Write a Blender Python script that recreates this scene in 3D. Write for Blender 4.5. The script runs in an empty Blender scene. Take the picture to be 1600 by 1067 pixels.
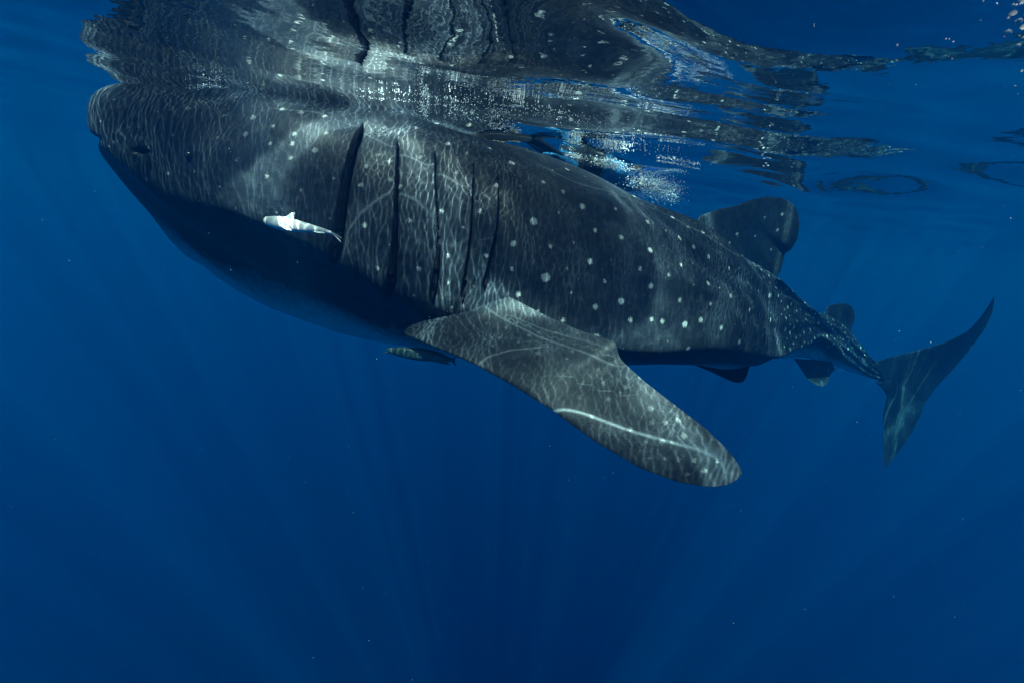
import bpy, bmesh, math, random
import numpy as np
from mathutils import Vector, Matrix
from mathutils.bvhtree import BVHTree
random.seed(7); RNG = np.random.default_rng(7)
C = bpy.context.scene.collection
SC = bpy.context.scene

# ------------------------------------------------------------------ camera
F = 750.0                                   # focal length in photo pixels (1600 wide)
CAMZ = -0.53                                # the lens floats 0.53 m under the surface (z = 0)
HOR0, HSL = 183.0, -0.114                   # horizon height over the centre, and its tilt
_u = np.array([-HSL, 1.0, HOR0 / F]); _u /= np.linalg.norm(_u)
_f = np.array([0, 0, -1.0]); _f = _f - _f.dot(_u) * _u; _f /= np.linalg.norm(_f)
_r = np.cross(_f, _u)
RC = np.stack([_r, _f, _u])                 # camera coordinates -> world
CAMP = np.array([0.0, 0.0, CAMZ])
cam_d = bpy.data.cameras.new('camera'); cam = bpy.data.objects.new('camera', cam_d); C.objects.link(cam)
cam_d.sensor_width = 36.0; cam_d.lens = 36.0 * F / 1600.0
cam_d.clip_start = 0.05; cam_d.clip_end = 2000
cam.matrix_world = Matrix(RC.tolist()).to_4x4()
cam.location = CAMP
SC.camera = cam

def ray(px, py):
    d = RC @ np.array([(px - 800.0) / F, (533.5 - py) / F, -1.0])
    return d / np.linalg.norm(d)
def at(px, py, Y):
    d = ray(px, py)
    return CAMP + d * (Y / d[1])
def project(P):
    c = (P - CAMP) @ RC                     # rows of RC are world axes in camera coordinates
    return 800 + F * c[..., 0] / -c[..., 2], 533.5 - F * c[..., 1] / -c[..., 2]

# ------------------------------------------------------------------ light
LDIR = ray(760, 1400)                       # direction the sunlight travels under water
ELEV = math.asin(-LDIR[2])
world = bpy.data.worlds.new('World'); SC.world = world; world.use_nodes = True
nt = world.node_tree; nt.nodes.clear()
sky = nt.nodes.new('ShaderNodeTexSky'); sky.sky_type = 'NISHITA'; sky.sun_disc = False
sky.sun_elevation = ELEV
sky.sun_rotation = math.atan2(-LDIR[0], -LDIR[1])
bg = nt.nodes.new('ShaderNodeBackground'); bg.inputs['Strength'].default_value = 0.06
wo = nt.nodes.new('ShaderNodeOutputWorld')
nt.links.new(sky.outputs[0], bg.inputs[0]); nt.links.new(bg.outputs[0], wo.inputs[0])
sun_d = bpy.data.lights.new('sun', 'SUN'); sun = bpy.data.objects.new('sun', sun_d); C.objects.link(sun)
sun_d.energy = 5.0; sun_d.angle = math.radians(0.35); sun_d.color = (1.0, 0.96, 0.9)
sun.rotation_euler = Vector(LDIR.tolist()).to_track_quat('-Z', 'Y').to_euler()
sun.location = (0, -4, 9)
SC.view_settings.view_transform = 'Standard'; SC.view_settings.look = 'None'
SC.view_settings.gamma = 1.0; SC.view_settings.use_curve_mapping = False
SC.view_settings.exposure = 0.33
cy = SC.cycles
cy.max_bounces = 7; cy.diffuse_bounces = 2; cy.glossy_bounces = 4; cy.transmission_bounces = 2
cy.volume_bounces = 2; cy.transparent_max_bounces = 8
cy.caustics_reflective = False; cy.caustics_refractive = False
cy.sample_clamp_indirect = 3.0; cy.use_denoising = True

# ------------------------------------------------------------------ helpers
def tag(o, label=None, cat=None, group=None, kind=None):
    if label: o['label'] = label
    if cat: o['category'] = cat
    if group: o['group'] = group
    if kind: o['kind'] = kind
    return o
def np_mesh(name, V, Fc, mat=None, smooth=True, parent=None):
    me = bpy.data.meshes.new(name)
    V = np.asarray(V, dtype=np.float32)
    if isinstance(Fc, np.ndarray):
        n = len(Fc); k = Fc.shape[1]
        me.vertices.add(len(V)); me.vertices.foreach_set('co', V.ravel())
        me.loops.add(n * k); me.loops.foreach_set('vertex_index', Fc.astype(np.int32).ravel())
        me.polygons.add(n)
        me.polygons.foreach_set('loop_start', np.arange(0, n * k, k, dtype=np.int32))
        me.update(calc_edges=True)
    else:
        me.from_pydata(V.tolist(), [], Fc)
    me.validate()
    if smooth: me.polygons.foreach_set('use_smooth', [True] * len(me.polygons))
    o = bpy.data.objects.new(name, me); C.objects.link(o)
    if mat: me.materials.append(mat)
    if parent: o.parent = parent
    return o
def grid_faces(nr, nc, off=0, closed=True, flip=False):
    i, j = np.meshgrid(np.arange(nr - 1), np.arange(nc if closed else nc - 1), indexing='ij')
    j2 = (j + 1) % nc
    q = np.stack([i * nc + j, i * nc + j2, (i + 1) * nc + j2, (i + 1) * nc + j], -1).reshape(-1, 4) + off
    return q[:, ::-1] if flip else q
def spl(xs, ys, x):
    """monotone-ish cubic (Catmull-Rom tangents, limited) through the points"""
    xs = np.asarray(xs, float); ys = np.asarray(ys, float)
    h = np.diff(xs); dl = np.diff(ys) / h
    m = np.empty_like(ys); m[0], m[-1] = dl[0], dl[-1]
    m[1:-1] = (dl[:-1] * h[1:] + dl[1:] * h[:-1]) / (h[:-1] + h[1:])
    x = np.clip(x, xs[0], xs[-1]); k = np.clip(np.searchsorted(xs, x) - 1, 0, len(xs) - 2)
    t = (x - xs[k]) / h[k]
    return ((2*t**3 - 3*t**2 + 1) * ys[k] + (t**3 - 2*t**2 + t) * h[k] * m[k]
            + (-2*t**3 + 3*t**2) * ys[k+1] + (t**3 - t**2) * h[k] * m[k+1])
def mat(name, col=(0.5, 0.5, 0.5), rough=0.5, spec=0.2):
    m = bpy.data.materials.new(name); m.use_nodes = True
    p = m.node_tree.nodes['Principled BSDF']
    p.inputs['Base Color'].default_value = (*col, 1); p.inputs['Roughness'].default_value = rough
    p.inputs['Specular IOR Level'].default_value = spec
    return m, m.node_tree, p
class NT:
    def __init__(s, t): s.t = t
    def n(s, typ, **kw):
        nd = s.t.nodes.new(typ)
        for k, v in kw.items():
            if k.startswith('i_'): nd.inputs[k[2:].replace('_', ' ')].default_value = v
            else: setattr(nd, k, v)
        return nd
    def l(s, a, b): s.t.links.new(a, b)
    def math(s, op, a, b=None, clamp=False):
        nd = s.t.nodes.new('ShaderNodeMath'); nd.operation = op; nd.use_clamp = clamp
        for k, v in ((0, a), (1, b)):
            if v is None: continue
            if isinstance(v, (int, float)): nd.inputs[k].default_value = v
            else: s.l(v, nd.inputs[k])
        return nd.outputs[0]
    def ramp(s, fac, stops):
        nd = s.t.nodes.new('ShaderNodeValToRGB'); e = nd.color_ramp.elements
        while len(e) < len(stops): e.new(0.5)
        for k, (p, c) in enumerate(stops):
            e[k].position = p; e[k].color = (*(c if isinstance(c, tuple) else (c, c, c)), 1)
        s.l(fac, nd.inputs[0]); return nd.outputs[0]
    def mixc(s, fac, a, b, blend='MIX'):
        nd = s.t.nodes.new('ShaderNodeMix'); nd.data_type = 'RGBA'; nd.blend_type = blend
        for k, v in ((0, fac), (6, a), (7, b)):
            if isinstance(v, (int, float)): nd.inputs[k].default_value = v
            elif isinstance(v, tuple): nd.inputs[k].default_value = (*v, 1)
            else: s.l(v, nd.inputs[k])
        return nd.outputs[2]

# ------------------------------------------------------------------ how the ripples focus the sun
# Sunlight bent by the ripples bunches up into bright threads.  Rays are followed through a periodic
# ripple field here; the resulting transmission map drives the colour of the water surface's
# Transparent shader, so the sun lamp throws it on everything below, and through the water itself.
def focus_map(N, size, bands, soft=0.7, seed=1):
    rg = np.random.default_rng(seed)
    k = np.fft.fftfreq(N, d=size / N) * 2 * np.pi
    kx, ky = np.meshgrid(k, k, indexing='ij'); kk = np.sqrt(kx**2 + ky**2); kk[0, 0] = 1
    S = np.zeros((N, N), complex)
    noise = np.fft.fft2(rg.standard_normal((N, N)))
    for lam, strength, aniso, ang in bands:
        k0 = 2 * np.pi / lam
        ph = np.arctan2(ky, kx) - ang
        env = np.exp(-((np.log(kk / k0)) / 0.35)**2) * ((1 - aniso) + aniso * np.cos(ph)**4)
        g = noise * env
        lap = np.fft.ifft2(-(kk**2) * g).real
        S += g * (strength / lap.std())
        noise = np.fft.fft2(rg.standard_normal((N, N)))
    dx = np.fft.ifft2(1j * kx * S).real / size * N; dy = np.fft.ifft2(1j * ky * S).real / size * N
    acc = np.zeros(N * N)
    sub = 3
    ii, jj = np.meshgrid(np.arange(N), np.arange(N), indexing='ij')
    for a in range(sub):
        for b in range(sub):
            fa, fb = a / sub, b / sub
            if a or b:
                ex = np.roll(dx, -1, 0); ey = np.roll(dx, -1, 1); exy = np.roll(ex, -1, 1)
                vx = (dx*(1-fa)+ex*fa)*(1-fb) + (ey*(1-fa)+exy*fa)*fb
                ex = np.roll(dy, -1, 0); ey = np.roll(dy, -1, 1); exy = np.roll(ex, -1, 1)
                vy = (dy*(1-fa)+ex*fa)*(1-fb) + (ey*(1-fa)+exy*fa)*fb
            else: vx, vy = dx, dy
            x = ii + fa + vx; y = jj + fb + vy
            x0 = np.floor(x); y0 = np.floor(y); u = x - x0; v = y - y0
            x0 = x0.astype(np.int64) % N; y0 = y0.astype(np.int64) % N; x1 = (x0 + 1) % N; y1 = (y0 + 1) % N
            for xx, yy, w in ((x0, y0, (1-u)*(1-v)), (x1, y0, u*(1-v)), (x0, y1, (1-u)*v), (x1, y1, u*v)):
                acc += np.bincount((xx * N + yy).ravel(), weights=w.ravel(), minlength=N * N)
    img = acc.reshape(N, N) / sub**2
    fk = np.fft.fftfreq(N)
    gx, gy = np.meshgrid(fk, fk, indexing='ij')
    img = np.fft.ifft2(np.fft.fft2(img) * np.exp(-2 * (np.pi * soft)**2 * (gx**2 + gy**2))).real
    return np.clip(img, 0, None)
def to_image(name, a):
    N = a.shape[0]
    im = bpy.data.images.new(name, N, N, alpha=False, float_buffer=True, is_data=True)
    px = np.ones((N, N, 4), np.float32); px[..., 0] = px[..., 1] = px[..., 2] = a.T
    im.pixels.foreach_set(px.ravel()); im.update(); im.pack()
    return im
fine = focus_map(1536, 1.7, [(0.026, 0.72, 0.95, 0.0), (0.05, 0.40, 0.92, 0.3), (0.05, 0.10, 0.0, 0.0), (0.3, 0.28, 0.3, 0.0)], 1.0, 3)
broad = focus_map(1024, 5.3, [(0.30, 0.30, 0.1, 1.0), (1.2, 0.80, 0.0, 0.0), (0.6, 0.30, 0.0, 0.0), (0.10, 0.22, 0.0, 0.0)], 4.0, 5)
IM_F = to_image('fine_ripple_focus', fine); IM_B = to_image('broad_ripple_focus', broad)

# ------------------------------------------------------------------ water surface
def sm(x, a, b):
    t = np.clip((x - a) / (b - a), 0, 1); return t * t * (3 - 2 * t)
WAVES = []
_rg = np.random.default_rng(11)
for _lam, _amp, _n in ((4.5, 0.008, 3), (1.9, 0.0080, 5), (0.95, 0.0048, 7), (0.5, 0.0022, 8)):
    for _ in range(_n):
        _th = _rg.normal(-1.0, 0.45); _L = _lam * _rg.uniform(0.75, 1.3)
        WAVES.append((_amp, 2 * np.pi / _L, np.cos(_th), np.sin(_th), _rg.uniform(0, 6.28)))
CHOP = []
for _lam, _amp, _n in ((1.1, 0.0105, 4), (0.6, 0.0058, 5)):
    for _ in range(_n):
        _th = _rg.normal(1.75, 0.30); _L = _lam * _rg.uniform(0.75, 1.3)
        CHOP.append((_amp, 2 * np.pi / _L, np.cos(_th), np.sin(_th), _rg.uniform(0, 6.28)))
def surf(gx, gy):
    """height of the water surface"""
    z = 0 * gx
    calm = .5 + .9 * sm(gx, -1.2, .8)                     # smoother water over the head, choppier over the back
    for amp, k, cx, cy_, ph in WAVES: z = z + calm * amp * np.sin(k * (gx * cx + gy * cy_) + ph)
    chop = sm(gx, -.5, .7) * (1 - sm(np.hypot(gx, gy), 4.4, 7.5))           # the shark's own wake, behind its head
    for amp, k, cx, cy_, ph in CHOP: z = z + chop * amp * np.sin(k * (gx * cx + gy * cy_) + ph)
    z = z - .075 * np.exp(-(((gx + 1.5) / 1.9)**2 + ((gy - 2.6) / 2.4)**2))       # the trough of a swell lies over the head
    return z * np.clip(1.2 - np.hypot(gx, gy - 3) / 40.0, 0.0, 1)
def water_surface():
    a = 11.5
    n = 620
    t = np.linspace(-1, 1, n)
    def wp(t): return np.sign(t) * (6.0 * np.abs(t) + 8 * np.abs(t)**4 + 480 * np.abs(t)**11)
    X = wp(t) + 1.0; Yv = wp(t) + 3.2
    gx, gy = np.meshgrid(X, Yv, indexing='ij')
    z = surf(gx, gy)
    V = np.stack([gx, gy, z], -1).reshape(-1, 3)
    m = bpy.data.materials.new('water_surface'); m.use_nodes = True; t_ = m.node_tree; t_.nodes.clear(); T = NT(t_)
    out = T.n('ShaderNodeOutputMaterial')
    geo = T.n('ShaderNodeNewGeometry')
    def img(im, size, rot):
        mp = T.n('ShaderNodeMapping'); mp.inputs['Scale'].default_value = (1/size, 1/size, 1)
        mp.inputs['Rotation'].default_value = (0, 0, rot)
        T.l(geo.outputs['Position'], mp.inputs['Vector'])
        tx = T.n('ShaderNodeTexImage'); tx.image = im; tx.extension = 'REPEAT'; tx.interpolation = 'Linear'
        T.l(mp.outputs[0], tx.inputs[0]); return tx.outputs[0]
    a1 = img(IM_F, 1.7, 0.05); b1 = img(IM_B, 5.3, -0.2)
    b1 = T.mixc(1.0, b1, (3.2, 3.2, 3.2), 'DARKEN')
    no = T.n('ShaderNodeTexNoise', i_Scale=0.55, i_Detail=1.0)
    T.l(geo.outputs['Position'], no.inputs['Vector'])
    patch = T.ramp(no.outputs[0], [(0.40, 0.0), (0.58, 1.0)])
    fa = T.mixc(T.math('MULTIPLY', patch, .85), a1, (1.0, 1.0, 1.0))
    fa = T.mixc(1.0, (1.0, 1.0, 1.0), fa); fb = T.mixc(0.95, (1.0, 1.0, 1.0), b1)
    col = T.mixc(1.0, fa, fb, 'MULTIPLY')
    # bright light lines painted into the transmission colour (distance to each on the mesh)
    cd = T.n('ShaderNodeAttribute', attribute_name='light_line_distance'); cs = T.n('ShaderNodeAttribute', attribute_name='light_line_strength')
    q = T.math('DIVIDE', cd.outputs['Fac'], .0045); line = T.math('EXPONENT', T.math('MULTIPLY', T.math('MULTIPLY', q, q), -1.0))
    q2 = T.math('DIVIDE', cd.outputs['Fac'], .03); halo = T.math('EXPONENT', T.math('MULTIPLY', T.math('MULTIPLY', q2, q2), -1.0))
    glow = T.math('MULTIPLY', T.math('ADD', line, T.math('MULTIPLY', halo, .05)), cs.outputs['Fac'])
    gc = T.n('ShaderNodeCombineColor')
    for k in range(3): T.l(glow, gc.inputs[k])
    col = T.mixc(1.0, col, gc.outputs[0], 'ADD')
    tr = T.n('ShaderNodeBsdfTransparent'); T.l(col, tr.inputs[0])
    gl = T.n('ShaderNodeBsdfGlossy', i_Roughness=0.0); gl.inputs['Color'].default_value = (1, 1, 1, 1)
    # fine ripples, below the size of the mesh's waves
    w1 = T.n('ShaderNodeTexNoise', i_Scale=5.0, i_Detail=3.0); w2 = T.n('ShaderNodeTexNoise', i_Scale=26.0, i_Detail=2.0)
    for w in (w1, w2): T.l(geo.outputs['Position'], w.inputs['Vector'])
    hsum = T.math('ADD', T.math('MULTIPLY', w1.outputs[0], 0.005), T.math('MULTIPLY', w2.outputs[0], 0.0004))
    bp = T.n('ShaderNodeBump', i_Strength=1.0, i_Distance=1.0); T.l(hsum, bp.inputs['Height'])
    fr = T.n('ShaderNodeFresnel', i_IOR=1.333); T.l(bp.outputs[0], fr.inputs['Normal'])
    T.l(bp.outputs[0], gl.inputs['Normal'])
    mx = T.n('ShaderNodeMixShader'); T.l(fr.outputs[0], mx.inputs[0]); T.l(tr.outputs[0], mx.inputs[1]); T.l(gl.outputs[0], mx.inputs[2])
    T.l(mx.outputs[0], out.inputs['Surface'])
    o = np_mesh('water_surface', V, grid_faces(n, n, closed=False, flip=True), m)
    return tag(o, 'rippled underside of the sea surface mirroring the animals below', kind='structure')
sea_top = water_surface()

def water_body():
    m = bpy.data.materials.new('sea_water'); m.use_nodes = True; t_ = m.node_tree; t_.nodes.clear(); T = NT(t_)
    out = T.n('ShaderNodeOutputMaterial'); pv = T.n('ShaderNodeVolumePrincipled')
    pv.inputs['Color'].default_value = (0.0006, 0.0686, 0.210, 1)
    pv.inputs['Absorption Color'].default_value = (0.0, 0.666, 0.794, 1)
    pv.inputs['Density'].default_value = 0.20
    pv.inputs['Anisotropy'].default_value = 0.45
    T.l(pv.outputs[0], out.inputs['Volume'])
    x, y0, y1, zb, zt = 170, -60, 260, -110, 0.35
    V = [(sx * x, y, z) for z in (zb, zt) for y in (y0, y1) for sx in (-1, 1)]
    Fc = [(0, 2, 3, 1), (4, 5, 7, 6), (0, 1, 5, 4), (2, 6, 7, 3), (0, 4, 6, 2), (1, 3, 7, 5)]
    o = np_mesh('haze', V, Fc, m, smooth=False)
    return tag(o, 'clear blue sea water thickening with distance', kind='stuff')
water_body()

# ------------------------------------------------------------------ whale shark
SP = np.array([(-2.235, 3.080), (-1.600, 3.020), (-1.000, 2.980), (-0.300, 3.020), (0.373, 3.138), (0.986, 3.362), (1.645, 3.793), (2.486, 4.442), (3.400, 5.118), (4.341, 5.703), (4.707, 5.868), (5.210, 6.032)])
_ss = np.r_[0, np.cumsum(np.linalg.norm(np.diff(SP, axis=0), axis=1))]
def spine(s): return np.stack([spl(_ss, SP[:, 0], s), spl(_ss, SP[:, 1], s)], -1)
S_END = _ss[-1]
KW = [(0.0, 0.68), (0.65, 0.74), (1.3, 0.8), (1.9, 0.8), (2.615, 0.744), (3.284, 0.618), (4.092, 0.457), (5.198, 0.311), (6.34, 0.183), (7.026, 0.119), (7.529, 0.073), (7.94, 0.027)]
KT = [(0.0, -0.08), (0.12, -0.04), (0.5, -0.01), (0.9, 0.02), (1.3, 0.0), (1.7, -.055), (2.094, -0.09), (2.483, -0.165), (2.92, -0.28), (3.426, -0.381), (4.092, -0.565), (4.558, -0.695), (5.198, -0.886), (5.746, -1.033), (6.34, -1.152), (7.392, -1.618), (7.94, -1.782)]
KM = [(0.0, -0.26), (0.2, -0.34), (0.5, -0.51), (0.9, -0.63), (1.3, -0.74), (1.7, -0.92), (2.094, -1.04), (2.615, -1.08), (3.284, -1.101), (4.092, -1.234), (5.198, -1.197), (6.34, -1.526), (7.529, -1.837), (7.94, -1.874)]
KB = [(0.0, -0.44), (0.1, -0.84), (0.31, -1.03), (0.62, -1.19), (0.97, -1.28), (1.38, -1.36), (1.88, -1.38), (2.615, -1.382), (3.284, -1.373), (4.092, -1.471), (5.198, -1.471), (6.34, -1.618), (7.529, -1.874), (7.94, -1.928)]
KE = [(0.0, 3.2), (1.3, 3.2), (2.483, 2.25), (9, 2.0)]
def kf(K, s): return spl([k[0] for k in K], [k[1] for k in K], s)
GILLS = [  # each slit: photo points, and width in photo pixels at top, middle, bottom
    ([(567, 192), (557, 215), (547, 250), (538, 290), (533, 330), (528, 370), (526, 400)], (5, 9, 11)),
    ([(622, 220), (621, 250), (619, 300), (617, 340), (616, 380), (613, 420), (608, 460)], (1.5, 3.5, 12)),
    ([(680, 243), (681, 290), (683, 330), (685, 360), (684, 400), (680, 430), (675, 466)], (1.3, 2.2, 9)),
    ([(740, 263), (739, 290), (738, 320), (736, 360), (732, 400), (728, 430), (722, 470)], (1.3, 2.2, 8)),
    ([(778, 280), (779, 310), (778, 340), (774, 370), (767, 400), (761, 430), (757, 450)], (1, 1.8, 5))]

def shark_body():
    s = np.concatenate([[0.0], np.geomspace(0.002, 0.1, 26), np.arange(0.108, 0.95, 0.009), np.arange(0.95, 2.5, 0.0045), np.arange(2.5, 5, .010), np.arange(5, 7.92, .012)])
    nc = 400
    # ring angle: more rings on the near side (towards the camera)
    th = np.linspace(0, 2 * np.pi, nc, endpoint=False)
    P = spine(s); T = np.gradient(P, s, axis=0); T /= np.linalg.norm(T, axis=1)[:, None]
    T[0] = T[1]
    n = np.stack([T[:, 1], -T[:, 0]], -1)                      # towards the camera
    w, zt, zm, zb = (kf(K, s) for K in (KW, KT, KM, KB))
    nose = np.clip(s / .42, 0, 1); fw = (1 - (1 - nose)**3.2)**(1 / 3.2); w = w * fw
    nv = np.clip(s / .06, 0, 1); fv = (1 - (1 - nv)**2)**0.5
    zmo = -.36
    zt = zmo + (zt - zmo) * fv; zb = zmo + (zb - zmo) * fv
    zm = zmo + (zm - zmo) * fv
    c, sn = np.cos(th), np.sin(th)
    ex = np.where(sn[None, :] > 0, kf(KE, s)[:, None], 2.0)
    cx = np.sign(c) * np.abs(c)**(2 / ex); sy = np.sign(sn) * np.abs(sn)**(2 / ex)
    kl = kf([(0, 1.0), (2.0, 1.0), (2.9, .5), (3.8, .5), (4.6, .9), (9, .9)], s)[:, None]   # the flank turns under at a soft edge
    sy = np.where(sn[None, :] < 0, -((1 - kl) * np.abs(sn) + kl * ((1.0308 - np.sqrt(c**2 + .0625)) / .7808)), sy)
    cx = np.where(sn[None, :] < 0, c[None, :], cx)
    hz = np.where((sn > 0)[None, :], (zt - zm)[:, None], (zm - zb)[:, None])
    # even out the spacing of the columns within each quarter of the section
    q4 = nc // 4; td = np.linspace(0, np.pi / 2, 160); cd_, sd4 = np.cos(td), np.sin(td)
    off = np.empty((len(s), nc)); z = np.empty((len(s), nc)); uu = np.linspace(0, 1, q4 + 1)
    exs = kf(KE, s); klv = kl[:, 0]
    for i in range(len(s)):
        xt, yt = w[i] * cd_**(2 / exs[i]), (zt[i] - zm[i]) * sd4**(2 / exs[i])
        xb = w[i] * cd_; yb = -(zm[i] - zb[i]) * ((1 - klv[i]) * sd4 + klv[i] * (1.0308 - np.sqrt(cd_**2 + .0625)) / .7808)
        for (xx, yy, ks) in ((xt, yt, 0), (xb, yb, 1)):
            L = np.r_[0, np.cumsum(np.hypot(np.diff(xx), np.diff(yy)))]
            qx = np.interp(uu * L[-1], L, xx); qy = np.interp(uu * L[-1], L, yy) + zm[i]
            if ks == 0: off[i, :q4 + 1] = qx; z[i, :q4 + 1] = qy; off[i, q4:2 * q4 + 1] = -qx[::-1]; z[i, q4:2 * q4 + 1] = qy[::-1]
            else:
                off[i, 3 * q4:] = qx[1:][::-1]; z[i, 3 * q4:] = qy[1:][::-1]
                off[i, 2 * q4:3 * q4 + 1] = -qx; z[i, 2 * q4:3 * q4 + 1] = qy
    # the lower jaw stands a little forward of the upper lip, with the mouth line between them
    sg = s[:, None]
    jaw = np.exp(-(sg / .16)**2) * (-0.08) * np.clip((zmo - z) / .05, 0, 1) * np.clip(1 - (zmo - z) / .35, 0, 1)
    V = np.empty((len(s), nc, 3))
    V[..., 0] = P[:, 0, None] + n[:, 0, None] * off + T[:, 0, None] * jaw
    V[..., 1] = P[:, 1, None] + n[:, 1, None] * off + T[:, 1, None] * jaw
    V[..., 2] = z
    for _ in range(24): V[1:] = (np.roll(V, 1, 1) + 2 * V + np.roll(V, -1, 1))[1:] / 4    # soften the section's corners
    # outward normals
    def normals(V):
        du = np.gradient(V, axis=0); dv = np.roll(V, -1, 1) - np.roll(V, 1, 1)
        N = np.cross(du, dv); N /= np.linalg.norm(N, axis=-1)[..., None] + 1e-12
        ctr = np.stack([P[:, 0], P[:, 1], zm], -1)[:, None, :]
        sgn = np.sign(((V - ctr) * N).sum(-1))[..., None]
        return N * np.where(sgn == 0, 1, sgn)
    N = normals(V)
    d = np.zeros(V.shape[:2])
    thd = np.degrees(th); thd = np.where(thd > 180, thd - 360, thd)[None, :]
    side = np.minimum(np.abs(thd), 180 - np.abs(thd)) * np.sign(thd)   # the same on both flanks
    # long ridges along the back and flank, from behind the gills to the tail
    def ridge(a0, a1, wdt, hgt, s0, s1):
        a = a0 + (a1 - a0) * np.clip((sg - s0) / (s1 - s0), 0, 1)
        env = np.clip((sg - s0) / .6, 0, 1) * np.clip((s1 - sg) / .4, 0, 1)
        x = (side - a) / wdt
        return hgt * env * (np.exp(-x**2) - .45 * np.exp(-((x + 1.5) / 1.1)**2))
    d += ridge(52, 42, 5, .018, 1.9, 8.2)
    d += ridge(30, 14, 5, .016, 2.3, 8.2)
    d += ridge(-2, 0, 5, .030, 3.4, 8.7)
    d += ridge(78, 74, 5, .010, 2.4, 5.0)
    # mouth line and nostril, gill slits
    d -= .05 * np.exp(-((z - zmo) / .018)**2) * np.clip(1 - sg / .33, 0, 1)
    px, py = project(V); near = (off > 0) & (V[..., 1] > .5)
    def pit(x, y, rx, ry, dep):
        q = ((px - x) / rx)**2 + ((py - y) / ry)**2
        return np.where(near, dep * np.exp(-q**2), 0)
    d -= pit(219, 236, 11, 4, .04)
    dark = np.where(near, np.exp(-(((px - 219) / 10)**2 + ((py - 236) / 4)**2)**2), 0)
    for pts, wd in GILLS:
        pts = np.array(pts, float); y0, y1 = pts[0, 1], pts[-1, 1]
        gx = np.interp(py, pts[:, 1], pts[:, 0]); t = np.clip((py - y0) / (y1 - y0), 0, 1)
        wp = np.interp(t, [0, .5, 1], wd)
        env = np.where(near, np.clip((py - y0 + 6) / 22, 0, 1) * np.clip((y1 + 14 - py) / 30, 0, 1), 0)
        x = px - gx
        flap = .020 * np.exp(np.minimum(x, 0) / 26) * (x < 0)
        behind = -.028 * np.exp(-np.maximum(x, 0) / 24) * (x >= 0)
        cut = -.035 * np.exp(-(x / (wp * .45 + .6))**4)
        bow = .0
        d += env * (flap + behind + cut + bow)
        dark = np.maximum(dark, env * np.exp(-(x / (wp * .35 + .4))**4))
    # soft folds and dents, so the flank is not a turned shape
    for _ in range(26):
        k1 = RNG.uniform(2, 9); k2 = RNG.integers(2, 11); ph = RNG.uniform(0, 6.28)
        d += .0022 * np.sin(k1 * sg + k2 * th[None, :] + ph) * np.clip(sg / .5, 0, 1)
    V = V + N * d[..., None]
    Vf = V.reshape(-1, 3)
    faces = [grid_faces(len(s), nc)]
    a = len(Vf)
    Vf = np.vstack([Vf, V[0].mean(0), V[-1].mean(0)])
    j = np.arange(nc); last = (len(s) - 1) * nc
    tris = [(a, (k + 1) % nc, k) for k in range(nc)] + [(a + 1, last + k, last + (k + 1) % nc) for k in range(nc)]
    sv = np.repeat(s, nc); sv = np.r_[sv, 0, s[-1]]
    # signed height over the belly line: + back, - belly
    bl = (side + 18 - 16 * np.clip((sg - 2.6) / 1.0, 0, 1) + 0 * d).ravel(); bl = np.r_[bl, 0, 0]
    return Vf, faces[0], tris, sv, bl, np.r_[dark.ravel(), 0, 0]

def resample(pts, n):
    p = np.array(pts, float); L = np.r_[0, np.cumsum(np.linalg.norm(np.diff(p[:, :2], axis=0), axis=1))]
    t = np.linspace(0, L[-1], n)
    return np.stack([np.interp(t, L, p[:, k]) for k in range(p.shape[1])], -1)
def smooth_rows(a, it=3):
    for _ in range(it): a[1:-1] = (a[:-2] + 2 * a[1:-1] + a[2:]) / 4
    return a
def fin(lead, trail, thick, nr=70, ncz=60, camber=0.0, bend=None):
    """A plate between its leading and trailing edge (photo x, y and distance, root to tip), rounded like a wing."""
    A = smooth_rows(resample(lead, nr)); B = smooth_rows(resample(trail, nr))
    A3 = np.array([at(*p) for p in A]); B3 = np.array([at(*p) for p in B])
    u = (1 - np.cos(np.linspace(0, np.pi, ncz))) / 2
    M = A3[:, None, :] * (1 - u)[None, :, None] + B3[:, None, :] * u[None, :, None]
    t = np.linspace(0, 1, nr)[:, None]
    th = thick * (1 - t**1.5 * .8) * np.sqrt(np.clip(1 - t**8, 0, 1)) * (1.9 * np.sqrt(u) * (1 - u)**.9 + .03 * np.sin(np.pi * u))[None, :]
    du = np.gradient(M, axis=1); dv = np.gradient(M, axis=0)
    N = np.cross(du, dv); N /= np.linalg.norm(N, axis=-1)[..., None] + 1e-9
    ctr = N[nr // 2, ncz // 2]
    N = np.where(((N * ctr).sum(-1) < 0)[..., None], -N, N)
    N = smooth_rows(N, 6)
    M = M + N * (camber * np.sin(np.pi * u)[None, :] * (1 - t))[..., None]
    if bend is not None: M = M + bend(t, u[None, :])[..., None] * N
    top = M + N * th[..., None]; bot = M - N * th[..., None]
    ringV = np.concatenate([top, bot[:, -2:0:-1]], axis=1); nc = ringV.shape[1]
    V = ringV.reshape(-1, 3)
    Fq = grid_faces(nr, nc)
    a = len(V); V = np.vstack([V, ringV[-1].mean(0), ringV[0].mean(0)])
    last = (nr - 1) * nc
    tri = [(a, last + (k + 1) % nc, last + k) for k in range(nc)] + [(a + 1, k, (k + 1) % nc) for k in range(nc)]
    return V, Fq, tri

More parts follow.
